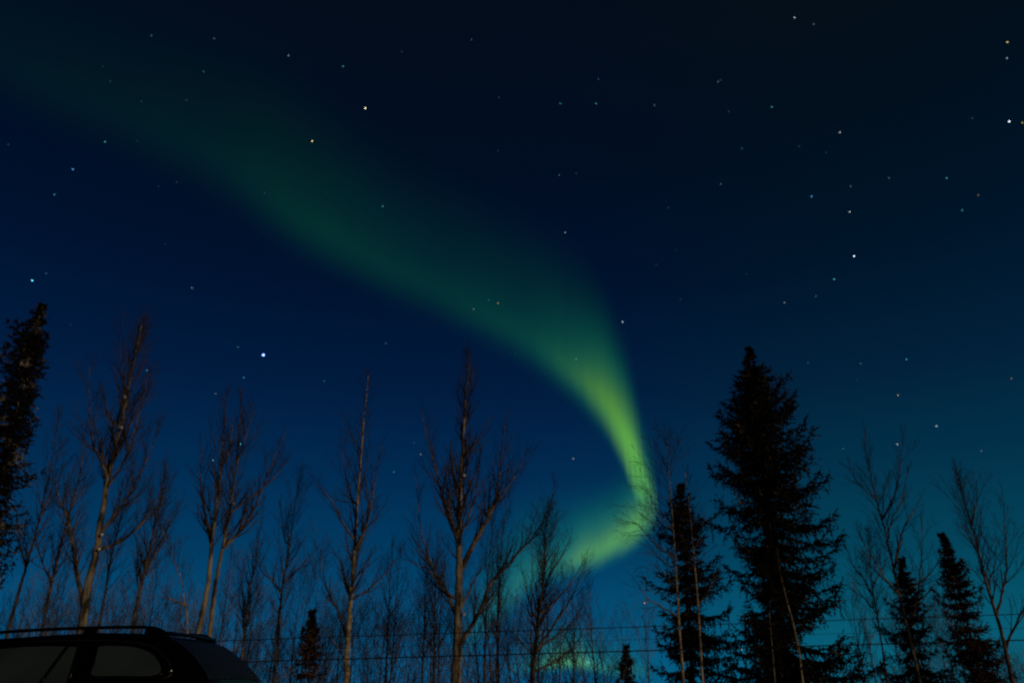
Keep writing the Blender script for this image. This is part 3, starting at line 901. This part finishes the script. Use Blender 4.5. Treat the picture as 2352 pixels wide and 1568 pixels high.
def stat(x):
    for a, b in zip(ST, ST[1:]):
        if a[0] <= x <= b[0]:
            f = (x - a[0]) / (b[0] - a[0])
            return [p + (q - p) * f for p, q in zip(a, b)]
    return list(ST[0] if x < ST[0][0] else ST[-3])


def section(s):
    x, zb, zs, zt, hs, ht = s
    hh = [(0.0, zb), (hs * 0.80, zb), (hs * 0.95, zb + 0.05), (hs * 0.99, zb + (zs - zb) * 0.35), (hs * 1.0, zb + (zs - zb) * 0.62), (hs * 0.995, zs - 0.05), (hs * 0.965, zs)]
    a, b = (hs * 0.965, zs), (ht, zt - 0.022)
    hh += [(a[0] + (b[0] - a[0]) * t, a[1] + (b[1] - a[1]) * t) for t in (0.33, 0.66, 0.93)]
    hh += [b, (ht * 0.93, zt - 0.004), (ht * 0.6, zt + 0.004), (0.0, zt + 0.008)]
    return hh


cv, cf = [], []
rows = []
for s in ST:
    h = section(s)
    loop = [(-y, z) for y, z in h] + [(y, z) for y, z in reversed(h[1:-1])]
    rows.append(len(cv))
    cv += [(s[0], y, z) for y, z in loop]
nl = len(loop)
for a, b in zip(rows, rows[1:]):
    for j in range(nl):
        k = (j + 1) % nl
        cf.append((a + j, b + j, b + k, a + k))
cf.append(tuple(rows[0] + j for j in range(nl)))
cf.append(tuple(rows[-1] + nl - 1 - j for j in range(nl)))
body = mesh_obj('body', cv, cf, M['paint'], car)


def side_y(x, z):
    x_, zb, zs, zt, hs, ht = stat(x)
    t = (z - zs) / max(1e-4, zt - 0.022 - zs)
    if t < 0:
        return hs * 0.99
    return hs * 0.965 + (ht - hs * 0.965) * min(t, 1.0)


def on_side(px, py):
    """local (x, z) where the line of sight of a pixel meets the car's near side"""
    y = 0.8
    for _ in range(12):
        p = at(px, py, YC - y)
        y = side_y(p.x - XC, p.z)
    return p.x - XC, p.z


def smooth_loop(P, per=5):
    n = len(P)
    res = []
    for i in range(n):
        p0, p1, p2, p3 = P[i - 1], P[i], P[(i + 1) % n], P[(i + 2) % n]
        for k in range(per):
            t = k / per
            res.append(tuple(0.5 * (2 * b + (c - a) * t + (2 * a - 5 * b + 4 * c - d) * t * t + (3 * b - a - 3 * c + d) * t ** 3) for a, b, c, d in zip(p0, p1, p2, p3)))
    return res


def side_window(outline, sgn, thick=0.012, trim=True):
    """a pane on the car's side with a dark surround"""
    cxm = sum(p[0] for p in outline) / len(outline)
    czm = sum(p[1] for p in outline) / len(outline)
    vs, fs = [], []
    n = len(outline)
    for f in (1.0, 0.5, 0.0):
        for x, z in outline if f > 0 else [(cxm, czm)]:
            X, Z = cxm + (x - cxm) * f, czm + (z - czm) * f
            vs.append((X, sgn * (side_y(X, Z) + thick), Z))
    for i in range(n):
        j = (i + 1) % n
        fs += [(i, j, n + j, n + i), (n + i, n + j, 2 * n)]
    pane = mesh_obj('window', vs, fs if sgn > 0 else [f[::-1] for f in fs], M['glass'], car)
    g = Geo()
    P = [Vector((x, sgn * (side_y(x, z) + thick), z)) for x, z in outline]
    g.tube(P + [P[0]], [0.014] * (n + 1), 6, cap=False)
    g.build('window_frame', M['paint'], pane)
    return pane


q_px = [(209.5, 1553), (216, 1520), (225, 1486), (243, 1479.5), (275, 1479.5), (309, 1482), (333, 1488), (352, 1497), (368, 1513), (376, 1532), (373, 1545), (358, 1553), (330, 1556), (270, 1555)]
quarter = smooth_loop([on_side(*p) for p in q_px], 3)
rear_door = [on_side(*p) for p in [(185, 1482), (172, 1525), (157, 1572), (100, 1576), (20, 1578)]]
x_l = rear_door[-1][0]
z_l = rear_door[-1][1]
rear_door = rear_door + [(x_l - 0.25, z_l - 0.005), (x_l - 0.42, z_l - 0.01)] + [(x_l - 0.46, 1.33), (x_l - 0.44, stat(x_l - 0.44)[3] - 0.085)] + [on_side(*p) for p in [(0, 1487), (60, 1482), (120, 1480)]]
rear_door = [(x, max(z, 1.225)) for x, z in rear_door]
xf = min(p[0] for p in rear_door) - 0.12
front_door = [(xf, 1.235), (xf, stat(xf)[3] - 0.08), (xf - 0.35, stat(xf - 0.35)[3] - 0.085), (xf - 0.62, stat(xf - 0.62)[3] - 0.075), (xf - 0.95, 1.27), (xf - 0.98, 1.225), (xf - 0.5, 1.23)]
for sgn in (-1, 1):
    side_window(quarter, sgn)
    rd = side_window(rear_door, sgn)
    a, b = on_side(160, 1480), on_side(92, 1572)
    g = Geo()
    P = [Vector((a[0] + (b[0] - a[0]) * i / 6, 0, a[1] + (b[1] - a[1]) * i / 6)) for i in range(7)]
    P = [Vector((p.x, sgn * (side_y(p.x, p.z) + 0.014), p.z)) for p in P]
    g.tube(P, [0.013] * 7, 6)
    g.build('divider_bar', M['paint'], rd)
    side_window(front_door, sgn)
    # satin strip round the rear quarter window
    g = Geo()
    tp = [(60, 1474), (161, 1470), (219, 1469.5), (275, 1472), (325, 1477), (352, 1486), (374, 1503), (390, 1524), (396, 1540), (389, 1552), (370, 1559)]
    Q = [on_side(*p) for p in tp]
    Q = [tuple(q) for q in catmull(Q, 4)]
    g.tube([Vector((x, sgn * (side_y(x, z) + 0.006), z)) for x, z in Q], [0.008] * len(Q), 6)
    g.build('window_trim', M['trim'], car)
    # roof rail with its three feet
    rp = [(-260, 1492), (-130, 1466), (0, 1451.5), (114, 1444.5), (228, 1440.5), (300, 1439.5), (345, 1440.5), (368, 1446), (388, 1457)]
    R3 = []
    for px, py in rp:
        p = at(px, py, YC - 0.60)
        R3.append(Vector((p.x - XC, sgn * 0.60, p.z)))
    R3[0].z = stat(R3[0].x)[3]
    R3[-1].z = stat(R3[-1].x)[3]
    R3s = [Vector(q) for q in catmull([tuple(q) for q in R3], 5)]
    g = Geo()
    g.tube(R3s, [0.014] * len(R3s), 8)
    bead = Geo()
    kx, kz = on_side(394, 1540)
    c_ = Vector((kx, sgn * (side_y(kx, kz) + 0.006), kz))
    bead.tube([c_ + Vector((-0.012, 0, -0.014)), c_ + Vector((-0.006, sgn * 0.007, -0.006)), c_ + Vector((0.004, sgn * 0.009, 0.006)), c_ + Vector((0.010, 0, 0.016))], [0.004, 0.012, 0.012, 0.003], 8)
    bead.build('glint_bead', M['chrome'], car)  # added chrome bead, put there to throw a bright glint
    rail = g.build('roof_rail', M['paint'], car)
    for fx in (208, 348, 366, -180):
        p = at(fx, 1448, YC - 0.60)
        x = p.x - XC
        zr = min(R3s, key=lambda q: abs(q.x - x)).z
        zb = stat(x)[3] - 0.02
        g = Geo()
        g.box((x, sgn * 0.60, (zr + zb) / 2), (0.052 if fx > 0 else 0.04, 0.016, max(0.01, (zr - zb) / 2 - 0.004)))
        g.build('rail_foot', M['paint'], rail, smooth=False)
    # mirror, handles, lights, wheels
    g = Geo()
    g.tube([Vector((-0.62, sgn * 0.90, 1.18)), Vector((-0.63, sgn * 1.0, 1.21)), Vector((-0.64, sgn * 1.08, 1.22)), Vector((-0.64, sgn * 1.13, 1.21))], [0.03, 0.07, 0.085, 0.05], 10)
    g.build('mirror', M['paint'], car)
    for hx in (0.18, 1.15):
        g = Geo()
        yy = sgn * (stat(hx)[4] + 0.022)
        g.tube([Vector((hx - 0.11, yy - sgn * 0.03, 1.05)), Vector((hx - 0.08, yy, 1.055)), Vector((hx + 0.08, yy, 1.06)), Vector((hx + 0.11, yy - sgn * 0.03, 1.06))], [0.012, 0.014, 0.014, 0.012], 8)
        g.build('door_handle', M['paint'], car)
    g = Geo()
    hl = [(-2.375, 0.56, 0.74), (-2.20, 0.80, 0.82), (-2.02, 0.905, 0.885)]
    g.tube([Vector((x, sgn * y, z)) for x, y, z in hl], [0.05, 0.075, 0.02], 10)
    g.build('headlight', M['lamp_glass'], car)
    g = Geo()
    tl = [(2.40, 0.50, 1.02), (2.42, 0.66, 1.02), (2.395, 0.81, 1.02), (2.28, 0.875, 1.02)]
    g.tube([Vector((x, sgn * y, z)) for x, y, z in tl], [0.045, 0.062, 0.062, 0.03], 10)
    g.build('tail_light', M['red_glass'], car)
    for wx in (-1.48, 1.42):
        def lathe(prof, seg=36):
            v, f = [], []
            for i in range(seg):
                a = 2 * math.pi * i / seg
                for r_, y_ in prof:
                    v.append((wx + r_ * math.cos(a), sgn * (0.82 + y_), 0.36 + r_ * math.sin(a)))
            k = len(prof)
            for i in range(seg):
                for j in range(k - 1):
                    f.append((i * k + j, ((i + 1) % seg) * k + j, ((i + 1) % seg) * k + j + 1, i * k + j + 1))
            return v, f
        wheel = mesh_obj('wheel', *lathe([(0.26, -0.10), (0.34, -0.11), (0.36, -0.07), (0.36, 0.09), (0.345, 0.125), (0.27, 0.13), (0.255, 0.11)]), M['rubber'], car)
        g = Geo()
        g.v, g.f = lathe([(0.26, 0.10), (0.25, 0.122), (0.225, 0.10), (0.21, 0.03), (0.0, 0.03)])
        for k in range(5):
            a = 2 * math.pi * k / 5
            c, s = math.cos(a), math.sin(a)
            g.tube([Vector((wx + 0.03 * c, sgn * 0.915, 0.36 + 0.03 * s)), Vector((wx + 0.14 * c, sgn * 0.925, 0.36 + 0.14 * s)), Vector((wx + 0.24 * c, sgn * 0.93, 0.36 + 0.24 * s))], [0.034, 0.026, 0.03], 6)
        g.build('rim', M['alloy'], wheel)


def deck_pane(name, rowsx, inset, lift):
    """a pane that follows the top of the body between two stations"""
    vs, fs = [], []
    m = 9
    for x in rowsx:
        s = stat(x)
        w_ = s[5] - inset
        for j in range(m):
            t = -1 + 2 * j / (m - 1)
            vs.append((x, w_ * t, s[3] + 0.006 - 0.010 * abs(t) ** 2 + lift))
    for i in range(len(rowsx) - 1):
        for j in range(m - 1):
            fs.append((i * m + j, (i + 1) * m + j, (i + 1) * m + j + 1, i * m + j + 1))
    return mesh_obj(name, vs, fs, M['rear_glass'], car)


deck_pane('rear_window', [1.97 + 0.035 * i for i in range(12)], 0.03, 0.010)
deck_pane('windscreen', [-1.02 + 0.08 * i for i in range(10)], 0.05, 0.012)
g = Geo()
g.tube([Vector((1.86 + 0.03 * math.cos(t * 1.2) , 0.60 * t, 1.665)) for t in [-1 + i * 0.1 for i in range(21)]], [0.016] * 21, 6)
g.build('spoiler', M['paint'], car)
g = Geo()
g.tube([Vector((2.47, y * 0.05, 0.52)) for y in range(-15, 16)], [0.07] * 31, 8)
g.build('bumper', M['paint'], car)
